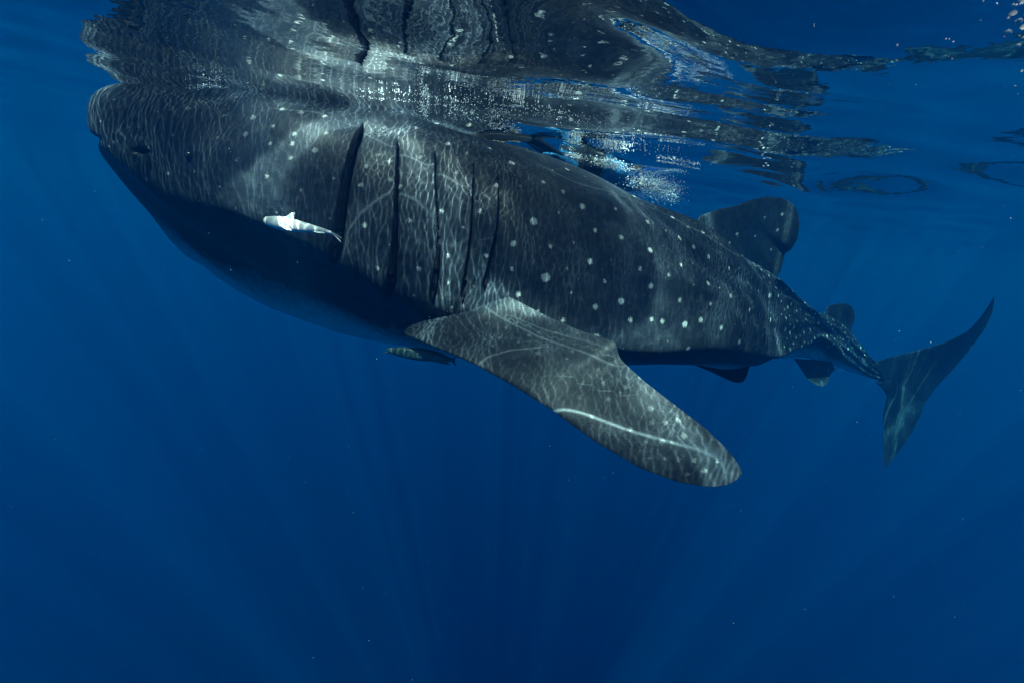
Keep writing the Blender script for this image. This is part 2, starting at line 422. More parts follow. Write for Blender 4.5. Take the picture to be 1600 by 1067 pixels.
SPOTS = """849,285,4 910,323,6 962,327,4 834,346,7 1012,347,5 1051,340,4 1098,363,5 1062,372,4 971,371,5 1075,355,3 1016,391,5
1084,386,4 1107,401,4 802,381,6 922,409,7 1064,414,5 991,307,4 886,265,5 1040,360,3 853,434,8 810,460,5 971,471,7 1017,447,6 1107,443,5
1139,420,4 1062,469,5 1142,462,4 1169,442,3 1171,484,4 1018,499,5 1095,500,5 1127,512,6 1155,534,5 1070,507,8 1035,502,6 1152,367,4
1159,400,4 1202,462,4 1230,452,3 1204,462,4 1231,480,4 1204,500,4 1227,515,4 1284,531,3 1295,541,3 1325,546,3 1301,515,3 1226,454,3 1260,500,3 1250,525,3
294,170,4 395,184,4 427,197,4 460,210,4 384,210,4 422,225,4 470,176,4 441,171,4 457,225,4 492,235,5 455,247,4 350,181,4 417,275,4 340,215,3 370,250,3
507,182,4 472,177,3 510,209,4 495,234,3 572,260,4 609,252,5 564,289,4 570,352,5 610,281,4 656,246,4 700,225,5 714,270,4 592,242,4 776,290,5 765,232,4
625,292,4 757,217,4 650,200,4 600,200,3 690,330,4 700,400,5 640,345,4 655,420,4 750,330,4 590,420,4 800,255,5 730,240,4 560,225,3 880,300,4 860,385,5
880,500,5 930,480,5 760,400,4 800,420,5 930,360,4 945,440,4 1000,420,4 985,500,5 1045,430,4 1075,545,4 1110,475,4 1140,380,3 1180,415,3 1185,455,3
934,577,5 979,604,6 1016,638,6 969,614,3 951,622,4 995,622,3 1017,660,4 1040,660,4 1060,656,4 1069,680,6 1035,689,5 1085,719,5 1060,717,5 1040,716,4
942,599,4 894,549,4 934,577,4 827,524,4 886,560,3 844,521,3 810,534,4 841,552,5 910,597,4 942,597,4 1100,735,4 1000,590,4 1050,690,3 1010,690,4 965,650,3
790,512,4 770,540,4 870,520,3 905,620,4 925,650,4 985,670,4 1015,715,4 1120,720,3 1075,740,4 880,585,4 760,505,3 1215,360,3 1195,340,3 1180,370,3 1222,335,3 1205,390,3""".split()

skin, _t, _p = mat('whale_shark_skin', (.06, .07, .08), .48, .22)
T = NT(_t)
tc = T.n('ShaderNodeTexCoord'); pos = tc.outputs['Object']
def _noise(sc, det, rough=.6):
    nd = T.n('ShaderNodeTexNoise', i_Scale=sc, i_Detail=det, i_Roughness=rough); T.l(pos, nd.inputs['Vector']); return nd.outputs[0]
n1, n2, n3 = _noise(3.0, 5), _noise(22, 4), _noise(140, 2)
base = T.ramp(n1, [(.3, (.008, .012, .018)), (.7, (.028, .035, .045))])
base = T.mixc(T.ramp(n2, [(.48, 0), (.75, .55)]), base, (.066, .076, .088))
at_b = T.n('ShaderNodeAttribute', attribute_name='belly'); at_s = T.n('ShaderNodeAttribute', attribute_name='spot'); at_d = T.n('ShaderNodeAttribute', attribute_name='dark')
bel = T.ramp(T.math('ADD', T.math('MULTIPLY', at_b.outputs['Fac'], -0.011), T.math('MULTIPLY', n2, .3)), [(.42, 0), (.72, 1)])
base = T.mixc(bel, base, (.52, .54, .55))
wob = T.math('ADD', at_s.outputs['Fac'], T.math('MULTIPLY', T.math('SUBTRACT', n3, .5), .024))
sp = T.n('ShaderNodeMapRange'); sp.interpolation_type = 'SMOOTHSTEP'; T.l(wob, sp.inputs[0])
for k, v in ((1, .005), (2, -.006), (3, 0), (4, 1)): sp.inputs[k].default_value = v
spc = T.mixc(n2, (.46, .47, .45), (.78, .78, .74))
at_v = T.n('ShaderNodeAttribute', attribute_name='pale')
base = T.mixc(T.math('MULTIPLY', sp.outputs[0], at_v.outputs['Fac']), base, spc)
base = T.mixc(T.math('MULTIPLY', at_d.outputs['Fac'], .95), base, (.004, .004, .006))
T.l(base, _p.inputs['Base Color'])
bp = T.n('ShaderNodeBump', i_Strength=.5, i_Distance=.004)
T.l(T.math('ADD', n2, T.math('MULTIPLY', n3, .5)), bp.inputs['Height']); T.l(bp.outputs[0], _p.inputs['Normal'])

def build_shark():
    V, Fq, tris, sv, bl, dark = shark_body()
    n0 = len(V); Vs = [V]; Q = [Fq]; Tr = [tris]; off = n0
    fins = [
        # near pectoral
        fin([(700, 495, 2.6), (640, 510, 2.25), (627, 521, 2.12), (660, 534, 2.08), (700, 550, 2.02), (742, 569, 1.97), (800, 601, 1.90), (862, 640, 1.82), (930, 690, 1.74), (1000, 731, 1.67), (1060, 753, 1.63), (1110, 761, 1.61), (1140, 757, 1.60), (1156, 745, 1.60)],
            [(745, 440, 2.40), (800, 466, 2.26), (850, 492, 2.20), (905, 516, 2.10), (962, 534, 2.00), (968, 560, 1.97), (1005, 594, 1.86), (1050, 629, 1.77), (1100, 667, 1.69), (1135, 700, 1.63), (1152, 722, 1.61), (1160, 738, 1.60)],
            .028, 130, 90, camber=.03),
        # first dorsal
        fin([(1085, 360, 3.976), (1092, 338, 4.022), (1120, 328, 4.113), (1150, 322, 4.223), (1175, 312, 4.314), (1200, 307, 4.387), (1225, 310, 4.442), (1240, 320, 4.479)],
            [(1205, 440, 4.570), (1220, 424, 4.597), (1226, 396, 4.588), (1236, 391, 4.570), (1246, 374, 4.552), (1249, 350, 4.533), (1247, 335, 4.515), (1243, 324, 4.488)],
            .055, 60, 50),
        # second dorsal
        fin([(1285, 495, 5.045), (1294, 478, 5.082), (1312, 474, 5.155), (1324, 475, 5.210), (1330, 479, 5.237)],
            [(1325, 545, 5.347), (1332, 528, 5.356), (1330, 512, 5.338), (1336, 500, 5.319), (1335, 486, 5.283)], .02, 30, 30),
        # pelvic
        fin([(1085, 570, 3.702), (1110, 580, 3.656), (1135, 592, 3.583), (1150, 598, 3.546), (1158, 597, 3.537)],
            [(1165, 552, 3.885), (1177, 560, 3.839), (1170, 576, 3.702), (1166, 590, 3.601), (1161, 596, 3.546)], .025, 36, 30),
        # anal
        fin([(1240, 560, 4.661), (1252, 577, 4.661), (1262, 592, 4.661), (1275, 601, 4.661), (1283, 603, 4.661)],
            [(1300, 565, 5.027), (1305, 577, 5.027), (1297, 585, 4.954), (1293, 598, 4.844), (1287, 603, 4.753)], .02, 30, 30),
        # caudal, upper lobe
        fin([(1362, 568, 5.621), (1388, 558, 5.758), (1440, 543, 5.804), (1480, 530, 5.758), (1510, 515, 5.685), (1530, 495, 5.594), (1545, 475, 5.502), (1553, 462, 5.438)],
            [(1400, 640, 5.941), (1444, 628, 6.051), (1460, 603, 6.087), (1490, 570, 6.032), (1518, 536, 5.923), (1537, 512, 5.758), (1550, 485, 5.594), (1554, 464, 5.447)], .05, 70, 50,
            bend=lambda t, u: .03 * np.sin(3 * t)),
        # caudal, lower lobe
        fin([(1368, 598, 5.649), (1388, 612, 5.740), (1384, 628, 5.740), (1380, 645, 5.731), (1381, 680, 5.713), (1381, 710, 5.685), (1382, 730, 5.667)],
            [(1435, 580, 6.032), (1446, 622, 6.051), (1440, 645, 6.014), (1425, 676, 5.941), (1410, 697, 5.850), (1394, 719, 5.758), (1384, 730, 5.685)], .035, 60, 44),
    ]
    for fv, fq, ft in fins:
        Vs.append(fv); Q.append(fq + off); Tr.append([tuple(i + off for i in f) for f in ft]); off += len(fv)
    V = np.vstack(Vs); Q = np.vstack(Q); tri = np.array([t for g in Tr for t in g])
    # quads and triangles in one mesh
    me = bpy.data.meshes.new('whale_shark')
    me.vertices.add(len(V)); me.vertices.foreach_set('co', V.astype(np.float32).ravel())
    li = np.concatenate([Q.ravel(), tri.ravel()]).astype(np.int32)
    me.loops.add(len(li)); me.loops.foreach_set('vertex_index', li)
    st = np.concatenate([np.arange(len(Q)) * 4, len(Q) * 4 + np.arange(len(tri)) * 3]).astype(np.int32)
    me.polygons.add(len(st)); me.polygons.foreach_set('loop_start', st)
    me.update(calc_edges=True); me.validate()
    bm = bmesh.new(); bm.from_mesh(me); bmesh.ops.recalc_face_normals(bm, faces=bm.faces); bm.to_mesh(me); bm.free()
    me.polygons.foreach_set('use_smooth', [True] * len(me.polygons))
    o = bpy.data.objects.new('whale_shark', me); C.objects.link(o); me.materials.append(skin)
    tag(o, 'huge dark whale shark with white spots swimming with its head at the surface', 'whale shark')
    # the coat: spots where the photograph shows them, scattered rows elsewhere
    tree = BVHTree.FromObject(o, bpy.context.evaluated_depsgraph_get())
    pts = []; rad = []; pal = []
    cv = Vector(CAMP.tolist())
    for e in SPOTS:
        x, y, r = (float(k) for k in e.split(','))
        h = tree.ray_cast(cv, Vector(ray(x, y).tolist()))
        if h[0] is not None and h[3] < 9:
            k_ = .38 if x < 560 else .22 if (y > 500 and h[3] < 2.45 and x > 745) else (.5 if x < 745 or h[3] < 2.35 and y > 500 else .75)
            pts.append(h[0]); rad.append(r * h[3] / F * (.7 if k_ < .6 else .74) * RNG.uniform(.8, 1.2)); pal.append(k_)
    npx = len(pts)
    bodyV = V[:n0]
    idx = RNG.permutation(n0)[:60000]
    vis_n = 0
    kd = np.array([list(p) for p in pts])
    for i in idx:
        s_, b_ = sv[i], bl[i]
        if b_ < 16 - (14 if s_ > 3.6 else 0): continue
        p = bodyV[i]
        px_, py_ = project(p)
        dv = p - CAMP
        h = tree.ray_cast(cv, Vector(dv.tolist()))
        seen = h[0] is not None and abs(h[3] - np.linalg.norm(dv)) < .03
        rear = sv[i] > 4.2
        gap = .14 if not seen else (.075 if rear else .115)
        if np.min(np.sum((kd - p)**2, 1)) < gap**2: continue
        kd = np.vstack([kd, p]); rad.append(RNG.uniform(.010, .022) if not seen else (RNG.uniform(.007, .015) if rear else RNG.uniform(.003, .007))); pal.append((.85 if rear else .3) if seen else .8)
        if len(kd) > 900: break
    rad = np.array(rad)
    from mathutils.kdtree import KDTree
    kt = KDTree(len(kd))
    for i, p in enumerate(kd): kt.insert(p, i)
    kt.balance()
    # nearest few spots; chunked brute force is too slow, so bucket on a coarse grid
    sd = np.full(len(V), .2, np.float32); pv_ = np.zeros(len(V), np.float32)
    cell = .12
    key = np.floor(V / cell).astype(int)
    from collections import defaultdict
    bk = defaultdict(list)
    order = np.lexsort(key.T); ks = key[order]
    cuts = np.r_[0, np.nonzero(np.any(np.diff(ks, axis=0) != 0, axis=1))[0] + 1, len(ks)]
    for a, b in zip(cuts[:-1], cuts[1:]): bk[tuple(ks[a])] = order[a:b]
    for p, r, q_ in zip(kd, rad, pal):
        c0 = np.floor(p / cell).astype(int)
        for dx in (-1, 0, 1):
            for dy in (-1, 0, 1):
                for dz in (-1, 0, 1):
                    g = bk.get((c0[0]+dx, c0[1]+dy, c0[2]+dz))
                    if g is None: continue
                    dd = np.linalg.norm(V[g] - p, axis=1) - r
                    m_ = dd < sd[g]; sd[g[m_]] = dd[m_]; pv_[g[m_]] = q_
    nf = len(V) - n0
    belly = np.r_[bl / 40.0 * 40, np.full(nf, 40.0)]
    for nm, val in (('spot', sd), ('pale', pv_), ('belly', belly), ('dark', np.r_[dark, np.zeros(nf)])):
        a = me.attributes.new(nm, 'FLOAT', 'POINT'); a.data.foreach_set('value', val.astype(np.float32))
    # gill slits, eye
    blk, _, _ = mat('gill_cavity', (.004, .004, .006), .8, .05)
    for pts_, wd in GILLS:
        p = np.array(pts_, float); n = 40
        ys = np.linspace(p[0, 1], p[-1, 1], n); xs = spl(p[:, 1], p[:, 0], ys); t = np.linspace(0, 1, n)
        wv = np.interp(t, [0, .5, 1], wd) * np.sqrt(np.clip(np.minimum(t, 1 - t) * 14, 0.02, 1))
        VV = []
        for x, y, w_ in zip(xs, ys, wv):
            for q, dep in ((-.5, -.004), (0, -.007), (.5, -.004), (.5, .02), (-.5, .02)):
                h = tree.ray_cast(cv, Vector(ray(x, y).tolist()))
                dist = h[3] if h[0] is not None else 2.3
                VV.append(CAMP + ray(x + q * w_, y) * (dist - .022 + dep))
        nn = 5
        Fc = grid_faces(n, nn).tolist() + [list(range(nn))[::-1], [(n - 1) * nn + k for k in range(nn)]]
        np_mesh('gill_slit', VV, Fc, blk, smooth=False, parent=o)
    eye_m, _, _ = mat('eye', (.02, .02, .025), .15, .5)
    h = tree.ray_cast(cv, Vector(ray(295, 243).tolist()))
    bm = bmesh.new(); bmesh.ops.create_uvsphere(bm, u_segments=20, v_segments=12, radius=.017)
    e = bpy.data.meshes.new('eye'); bm.to_mesh(e); bm.free(); e.materials.append(eye_m)
    for q in e.polygons: q.use_smooth = True
    eo = bpy.data.objects.new('eye', e); C.objects.link(eo); eo.location = h[0] - h[1] * .002; eo.parent = o
    return o, tree
shark, shark_tree = build_shark()

# hand-drawn lines of light, traced up the sunbeams and painted into the surface's transmission
LIGHT_LINES = [(5, [(862, 634), (885, 629), (915, 633), (955, 646), (1000, 666), (1050, 683), (1100, 699), (1116, 710)]),
          (1.5, [(752, 470), (790, 492), (840, 518), (900, 543), (960, 562)]), (1.0, [(800, 486), (850, 508), (900, 525), (950, 540)]),
          (1.2, [(740, 570), (765, 550), (800, 540), (850, 536)]),
          (1.6, [(538, 385), (545, 345), (565, 318), (600, 295), (620, 290), (655, 305), (683, 338)]),
          (1.4, [(440, 165), (500, 172), (560, 195), (610, 225), (660, 250), (720, 285)]),
          (1.5, [(690, 370), (712, 374), (733, 362)]), (1.5, [(850, 260), (900, 285), (960, 300), (1040, 335), (1110, 372), (1170, 410)]),
          (5, [(1436, 548), (1424, 580), (1411, 604), (1408, 628), (1404, 660)]), (5, [(1372, 590), (1355, 560), (1345, 545)]), (4, [(1300, 530), (1322, 545), (1335, 565)]),
          (4, [(1448, 588), (1438, 602), (1425, 625), (1410, 650), (1395, 690)]), (7, [(1383, 655), (1388, 640), (1394, 628)])]
def paint_light_lines():
    me = sea_top.data; n = len(me.vertices)
    co = np.empty(n * 3, np.float32); me.vertices.foreach_get('co', co); co = co.reshape(-1, 3)[:, :2].astype(float)
    D = np.full(n, 1.0); S = np.zeros(n)
    for st, line in LIGHT_LINES:
        P = []
        for x, y, _ in resample([(a, b, 0) for a, b in line], 60):
            h = shark_tree.ray_cast(Vector(CAMP.tolist()), Vector(ray(x, y).tolist()))
            if h[0] is None: continue
            p = np.array(h[0]); p = p - LDIR * (-p[2] / -LDIR[2]); P.append(p[:2])
        P = np.array(P)
        for _ in range(4): P[1:-1] = (P[:-2] + 2 * P[1:-1] + P[2:]) / 4
        near = np.where((np.abs(co - P.mean(0)).max(1) < 1.6))[0]
        d = np.full(len(near), 9.0)
        for a, b in zip(P[:-1], P[1:]):
            ab = b - a; l2 = ab @ ab
            if l2 < 1e-9 or l2 > .04: continue
            t = np.clip((co[near] - a) @ ab / l2, 0, 1)
            e = co[near] - a - t[:, None] * ab; dd = np.linalg.norm(e, axis=1) * np.where(ab[0] * e[:, 1] - ab[1] * e[:, 0] < 0, -1, 1)
            d = np.where(np.abs(dd) < np.abs(d), dd, d)          # signed, so that it interpolates cleanly across the line
        m = np.abs(d) < np.abs(D[near]); D[near[m]] = d[m]; S[near[m]] = st * 1.0
    S[np.abs(D) > .15] = 0
    for nm, v in (('light_line_distance', D), ('light_line_strength', S)):
        a = me.attributes.new(nm, 'FLOAT', 'POINT'); a.data.foreach_set('value', v.astype(np.float32))
paint_light_lines()

# ------------------------------------------------------------------ fish that keep the shark company
def tri_mesh(name, parts, mat_, parent=None):
    """(V, quads, triangles) pieces joined into one mesh object"""
    Vs, Q, Tt, off = [], [], [], 0
    for V, q, t in parts:
        Vs.append(V); Q.append(np.asarray(q) + off); Tt += [tuple(i + off for i in f) for f in t]; off += len(V)
    V = np.vstack(Vs); Q = np.vstack(Q)
    me = bpy.data.meshes.new(name); me.from_pydata(V.tolist(), [], Q.tolist() + Tt)
    me.validate(); bm = bmesh.new(); bm.from_mesh(me); bmesh.ops.recalc_face_normals(bm, faces=bm.faces); bm.to_mesh(me); bm.free()
    me.polygons.foreach_set('use_smooth', [True] * len(me.polygons)); me.materials.append(mat_)
    o = bpy.data.objects.new(name, me); C.objects.link(o)
    if parent: o.parent = parent
    return o
def loft(pts, nr=60, nc=28, flat=.8):
    """A body along photo points (x, y, distance, half height in photo pixels); flat = breadth over height."""
    p = np.array(pts, float); L = np.r_[0, np.cumsum(np.hypot(np.diff(p[:, 0]), np.diff(p[:, 1])))]
    t = np.linspace(0, L[-1], nr)
    q = np.stack([spl(L, p[:, k], t) for k in range(4)], -1)
    c = np.array([at(a, b, y) for a, b, y, _ in q])
    T_ = np.gradient(c, axis=0); T_ /= np.linalg.norm(T_, axis=1)[:, None]
    up = np.array([0, 0, 1.0]); sd_ = np.cross(T_, up); sd_ /= np.linalg.norm(sd_, axis=1)[:, None]; up_ = np.cross(sd_, T_)
    r = np.maximum(q[:, 3], .05) * q[:, 2] / F
    th = np.linspace(0, 2 * np.pi, nc, endpoint=False)
    V = c[:, None, :] + r[:, None, None] * (np.cos(th)[None, :, None] * up_[:, None, :] + flat * np.sin(th)[None, :, None] * sd_[:, None, :])
    Vf = np.vstack([V.reshape(-1, 3), V[0].mean(0), V[-1].mean(0)]); a = nr * nc; last = (nr - 1) * nc
    tri = [(a, (k + 1) % nc, k) for k in range(nc)] + [(a + 1, last + k, last + (k + 1) % nc) for k in range(nc)]
    return Vf, grid_faces(nr, nc), tri
def ball(name, loc, r, m, parent=None, sc=(1, 1, 1)):
    bm = bmesh.new(); bmesh.ops.create_uvsphere(bm, u_segments=16, v_segments=10, radius=r)
    me = bpy.data.meshes.new(name); bm.to_mesh(me); bm.free(); me.materials.append(m)
    for q in me.polygons: q.use_smooth = True
    o = bpy.data.objects.new(name, me); C.objects.link(o); o.location = Vector(loc) if parent is None else Vector(loc)
    o.scale = sc
    if parent: o.parent = parent
    return o
def fish_mat(name, a, b, sc=30):
    m, t_, p = mat(name, a, .35, .35); T = NT(t_)
    tc = T.n('ShaderNodeTexCoord'); no = T.n('ShaderNodeTexNoise', i_Scale=sc, i_Detail=4.0); T.l(tc.outputs['Object'], no.inputs['Vector'])
    T.l(T.mixc(T.ramp(no.outputs[0], [(.35, 0), (.65, 1)]), a, b), p.inputs['Base Color']); return m
pale = fish_mat('pale_fish_skin', (.84, .85, .80), (.62, .66, .64), 60)
Yf = 1.70
f1 = tri_mesh('fish', [
    loft([(411, 344, Yf, .3), (413, 344.5, Yf, 4), (420, 346, Yf, 7.2), (432, 348, Yf, 9.5), (447, 350.5, Yf, 10.5), (462, 353.5, Yf, 9.5), (480, 356.5, Yf, 7.2), (497, 359.5, Yf+.01, 4.8), (509, 361.8, Yf+.02, 3.2), (517, 364.5, Yf+.03, 2.2), (522, 367.5, Yf+.04, 1.6)], flat=.75),
    fin([(441, 342, Yf), (448, 338, Yf), (454, 333.5, Yf), (459, 332.2, Yf), (460, 332.6, Yf)], [(463, 347, Yf), (459, 343, Yf), (459.5, 338, Yf), (461, 333.8, Yf), (460.8, 333, Yf)], .004, 24, 20),
    fin([(516, 361, Yf+.02), (521, 364, Yf+.03), (527, 367, Yf+.04), (532, 370.5, Yf+.05), (534, 372.5, Yf+.05)], [(521, 369, Yf+.04), (525, 370, Yf+.05), (530, 371.5, Yf+.05), (533, 372.6, Yf+.05), (534.2, 373, Yf+.05)], .003, 24, 16),
    fin([(517, 364, Yf+.02), (522, 368, Yf+.03), (527, 373, Yf+.03), (531, 377.5, Yf+.03), (532.5, 379, Yf+.03)], [(521, 368, Yf+.04), (525.5, 370, Yf+.05), (529, 373, Yf+.05), (532, 376, Yf+.04), (533, 378.8, Yf+.03)], .003, 24, 16),
    fin([(490, 362, Yf-.01), (495, 364, Yf-.02), (502, 364.8, Yf-.02), (507, 364.9, Yf-.02)], [(498, 362, Yf), (503, 362.6, Yf), (507, 363.4, Yf), (508, 364.4, Yf-.02)], .002, 16, 12),
    fin([(436, 352, Yf-.02), (442, 357, Yf-.05), (450, 359.5, Yf-.06), (455, 360.5, Yf-.06)], [(444, 352, Yf-.02), (449, 354.5, Yf-.04), (454, 358, Yf-.05), (456, 360.3, Yf-.06)], .002, 16, 12)], pale)
tag(f1, 'bright white remora swimming against the dark lower jaw of the whale shark', 'fish', 'remoras escorting the whale shark')
fe, _, _ = mat('fish_eye', (.02, .02, .02), .15, .5)
ball('eye', at(416.5, 346.5, Yf - .017), .0022, fe, f1)
teal = fish_mat('dark_fish_skin', (.05, .10, .10), (.10, .20, .19), 18)
Y2 = 2.15
f2 = tri_mesh('fish', [
    loft([(603, 546.5, Y2, .5), (606, 546.8, Y2, 3.0), (612, 547.5, Y2, 5.0), (624, 549.5, Y2, 7.6), (640, 551.8, Y2, 9.4), (655, 553.5, Y2, 10.2), (672, 555.5, Y2, 9.6), (688, 558.5, Y2, 7.4), (699, 560.8, Y2, 4.5), (706, 562.5, Y2, 2.6), (711, 563.8, Y2, 1.8)], flat=.7),
    fin([(700, 559, Y2), (705, 558.5, Y2), (710, 558, Y2), (713, 557.5, Y2)], [(708, 563.5, Y2), (710.5, 562, Y2), (712, 560, Y2), (713.2, 558, Y2)], .003, 16, 12),
    fin([(702, 562, Y2), (706, 565, Y2), (711, 570, Y2), (712.5, 573.5, Y2)], [(709, 563.5, Y2), (711, 565.5, Y2), (712.6, 569, Y2), (713, 573, Y2)], .003, 16, 12),
    fin([(672, 563, Y2), (682, 566, Y2), (694, 568.5, Y2), (700, 569.5, Y2)], [(690, 562, Y2), (698, 564.5, Y2), (702, 567.5, Y2), (703, 569.4, Y2)], .003, 16, 12),
    fin([(604, 549, Y2), (602, 550.5, Y2), (601, 551.4, Y2)], [(612, 551.5, Y2), (606, 552, Y2), (601.6, 551.8, Y2)], .004, 12, 12)], teal)
tag(f2, 'dark teal remora cruising open mouthed under the belly beside the pectoral fin', 'fish', 'remoras escorting the whale shark')
ball('eye', at(654, 552.5, Y2 - .022), .0035, fe, f2)

# ------------------------------------------------------------------ swimmers beyond the shark's back
def swimmer(name, joints, bones, root, mats):
    """One skinned body: joints {name: (position, radius)}"""
    keys = list(joints); me = bpy.data.meshes.new(name)
    me.from_pydata([joints[k][0] for k in keys], [(keys.index(a), keys.index(b)) for a, b in bones], [])
    o = bpy.data.objects.new(name, me); C.objects.link(o)
    sk = o.modifiers.new('skin', 'SKIN')
    for k, v in zip(keys, me.skin_vertices[0].data):
        r = joints[k][1]; v.radius = (r, r) if isinstance(r, float) else r; v.use_root = (k == root)
    sb = o.modifiers.new('sub', 'SUBSURF'); sb.levels = 2; sb.render_levels = 2
    bpy.context.view_layer.update()
    dg = bpy.context.evaluated_depsgraph_get(); m2 = bpy.data.meshes.new_from_object(o.evaluated_get(dg))
    o.modifiers.clear(); o.data = m2
    for m in mats: m2.materials.append(m)
    for p in m2.polygons: p.use_smooth = True
    return o
skin_m = fish_mat('swimmer_skin', (.62, .42, .28), (.70, .50, .34), 8)
suit_m = fish_mat('dark_wetsuit', (.02, .025, .03), (.035, .04, .05), 12)
blue_m = fish_mat('blue_rash_guard', (.02, .16, .38), (.04, .22, .45), 12)
finb_m = fish_mat('swim_fin_rubber', (.015, .02, .03), (.03, .035, .05), 20)
finy_m = fish_mat('blue_swim_fin_rubber', (.02, .10, .45), (.03, .15, .60), 20)
def paint(o, picks):
    """picks: (material slot, centre, radius): faces near the centre take that slot"""
    for p in o.data.polygons:
        for slot, c, r in picks:
            if (p.center - Vector(c)).length < r: p.material_index = slot; break
def person_body(hip, chest, head, kn, an, toe, el, ha, mats, thick=1.0):
    J = {}
    V_ = lambda a: tuple(float(v) for v in a)
    hip, chest, head = map(np.array, (hip, chest, head))
    ax = (chest - hip) / np.linalg.norm(chest - hip); sd_ = np.cross(ax, [0, 0, 1.0]); sd_ /= np.linalg.norm(sd_)
    J['pelvis'] = (V_(hip), (.14, .10)); J['waist'] = (V_(hip * .55 + chest * .45), (.125, .09)); J['chest'] = (V_(chest), (.15, .11))
    J['neck'] = (V_(chest + (head - chest) * .55), .055); J['head'] = (V_(head - ax * .03), .085); J['crown'] = (V_(head + ax * .09), .080)
    B = [('pelvis', 'waist'), ('waist', 'chest'), ('chest', 'neck'), ('neck', 'head'), ('head', 'crown')]
    for i, sg in ((0, -1), (1, 1)):
        J[f'hip{i}'] = (V_(hip - ax * .06 + sd_ * sg * .09), .085); J[f'knee{i}'] = (V_(kn[i]), .055)
        m = np.array(kn[i]) * .6 + np.array(an[i]) * .4; J[f'calf{i}'] = (V_(m), .056)
        J[f'ankle{i}'] = (V_(an[i]), .036); J[f'ball{i}'] = (V_(np.array(an[i]) * .3 + np.array(toe[i]) * .7), (.045, .03)); J[f'toe{i}'] = (V_(toe[i]), (.042, .02))
        B += [('pelvis', f'hip{i}'), (f'hip{i}', f'knee{i}'), (f'knee{i}', f'calf{i}'), (f'calf{i}', f'ankle{i}'), (f'ankle{i}', f'ball{i}'), (f'ball{i}', f'toe{i}')]
        sh = chest + ax * .10 + sd_ * sg * .17
        J[f'shoulder{i}'] = (V_(sh), .06); J[f'elbow{i}'] = (V_(el[i]), .042); J[f'wrist{i}'] = (V_(ha[i]), .028)
        d = np.array(ha[i]) - np.array(el[i]); d /= np.linalg.norm(d); pal_ = np.array(ha[i]) + d * .06
        J[f'palm{i}'] = (V_(pal_), (.036, .02)); B += [('chest', f'shoulder{i}'), (f'shoulder{i}', f'elbow{i}'), (f'elbow{i}', f'wrist{i}'), (f'wrist{i}', f'palm{i}')]
        lat = np.cross(d, [0, 0, 1.0]); lat /= np.linalg.norm(lat)
        for q, (o_, ln) in enumerate(((-.030, .065), (-.010, .078), (.010, .074), (.028, .058))):
            J[f'fa{i}{q}'] = (V_(pal_ + d * .045 + lat * o_), .0095); J[f'fb{i}{q}'] = (V_(pal_ + d * (.045 + ln) + lat * o_ * 1.3 - np.array([0, 0, .012])), .008)
            B += [(f'palm{i}', f'fa{i}{q}'), (f'fa{i}{q}', f'fb{i}{q}')]
        J[f'ta{i}'] = (V_(pal_ + lat * sg * .045 + d * .005), .010); J[f'tb{i}'] = (V_(pal_ + lat * sg * .062 + d * .04), .009)
        B += [(f'wrist{i}', f'ta{i}'), (f'ta{i}', f'tb{i}')]
    return swimmer('person', J, B, 'pelvis', mats)
def blade(parent, a, b, w, m, name='swim_fin'):
    """a long swim fin: foot pocket at a, widening blade to b, with side rails"""
    a, b = np.array(a, float), np.array(b, float); d = (b - a) / np.linalg.norm(b - a)
    sd_ = np.cross(d, [0, 0, 1.0]); sd_ /= np.linalg.norm(sd_); up = np.cross(sd_, d)
    n, k = 26, 9; rows = []
    for t in np.linspace(0, 1, n):
        ww = w * (.45 + .55 * min(1, t * 2.2)) * (1 if t < .96 else .92); th = .022 * max(0, 1 - t * 4) + .005
        c = a + (b - a) * t - up * .10 * math.sin(t * 2.4) * .6
        u = np.linspace(-1, 1, k)
        edge = .006 * (np.abs(u) > .8)
        up_r = [c + sd_ * ww * x / 2 + up * (th * (1 - .6 * abs(x)) + e_) for x, e_ in zip(u, edge)]
        dn_r = [c + sd_ * ww * x / 2 - up * (th * (1 - .6 * abs(x)) + e_) for x, e_ in zip(u[::-1], edge[::-1])]
        rows.append(up_r + dn_r)
    V = np.array(rows); nc = 2 * k; Vf = V.reshape(-1, 3)
    tri = grid_faces(n, nc).tolist() + [list(range(nc))[::-1], [(n - 1) * nc + q for q in range(nc)]]
    return np_mesh(name, Vf, tri, m, parent=parent)
# the nearer one: only a bare calf and foot with a long dark fin show
foot = at(829, 217, 3.144); fin_end = at(942, 266, 3.702)
pa = person_body(hip=(-.95, 4.28, -.20), chest=(-1.38, 4.36, -.17), head=(-1.68, 4.40, -.14),
                 kn=[(-.52, 4.10, -.17), tuple(at(762, 203, 2.980))], an=[(-.15, 4.2, -.30), tuple(at(806, 211, 3.071))], toe=[(-.0, 4.28, -.36), tuple(foot)],
                 el=[(-1.75, 4.62, -.22), (-1.70, 4.18, -.24)], ha=[(-2.02, 4.66, -.18), (-1.98, 4.24, -.20)], mats=[skin_m, suit_m])
paint(pa, [(1, (-1.1, 4.3, -.18), .55)])
tag(pa, 'swimmer with bare legs and a long dark fin just beyond the shark back', 'person')
blade(pa, foot, fin_end, .20, finb_m); blade(pa, (-.05, 4.26, -.35), (.5, 4.55, -.48), .20, finb_m)
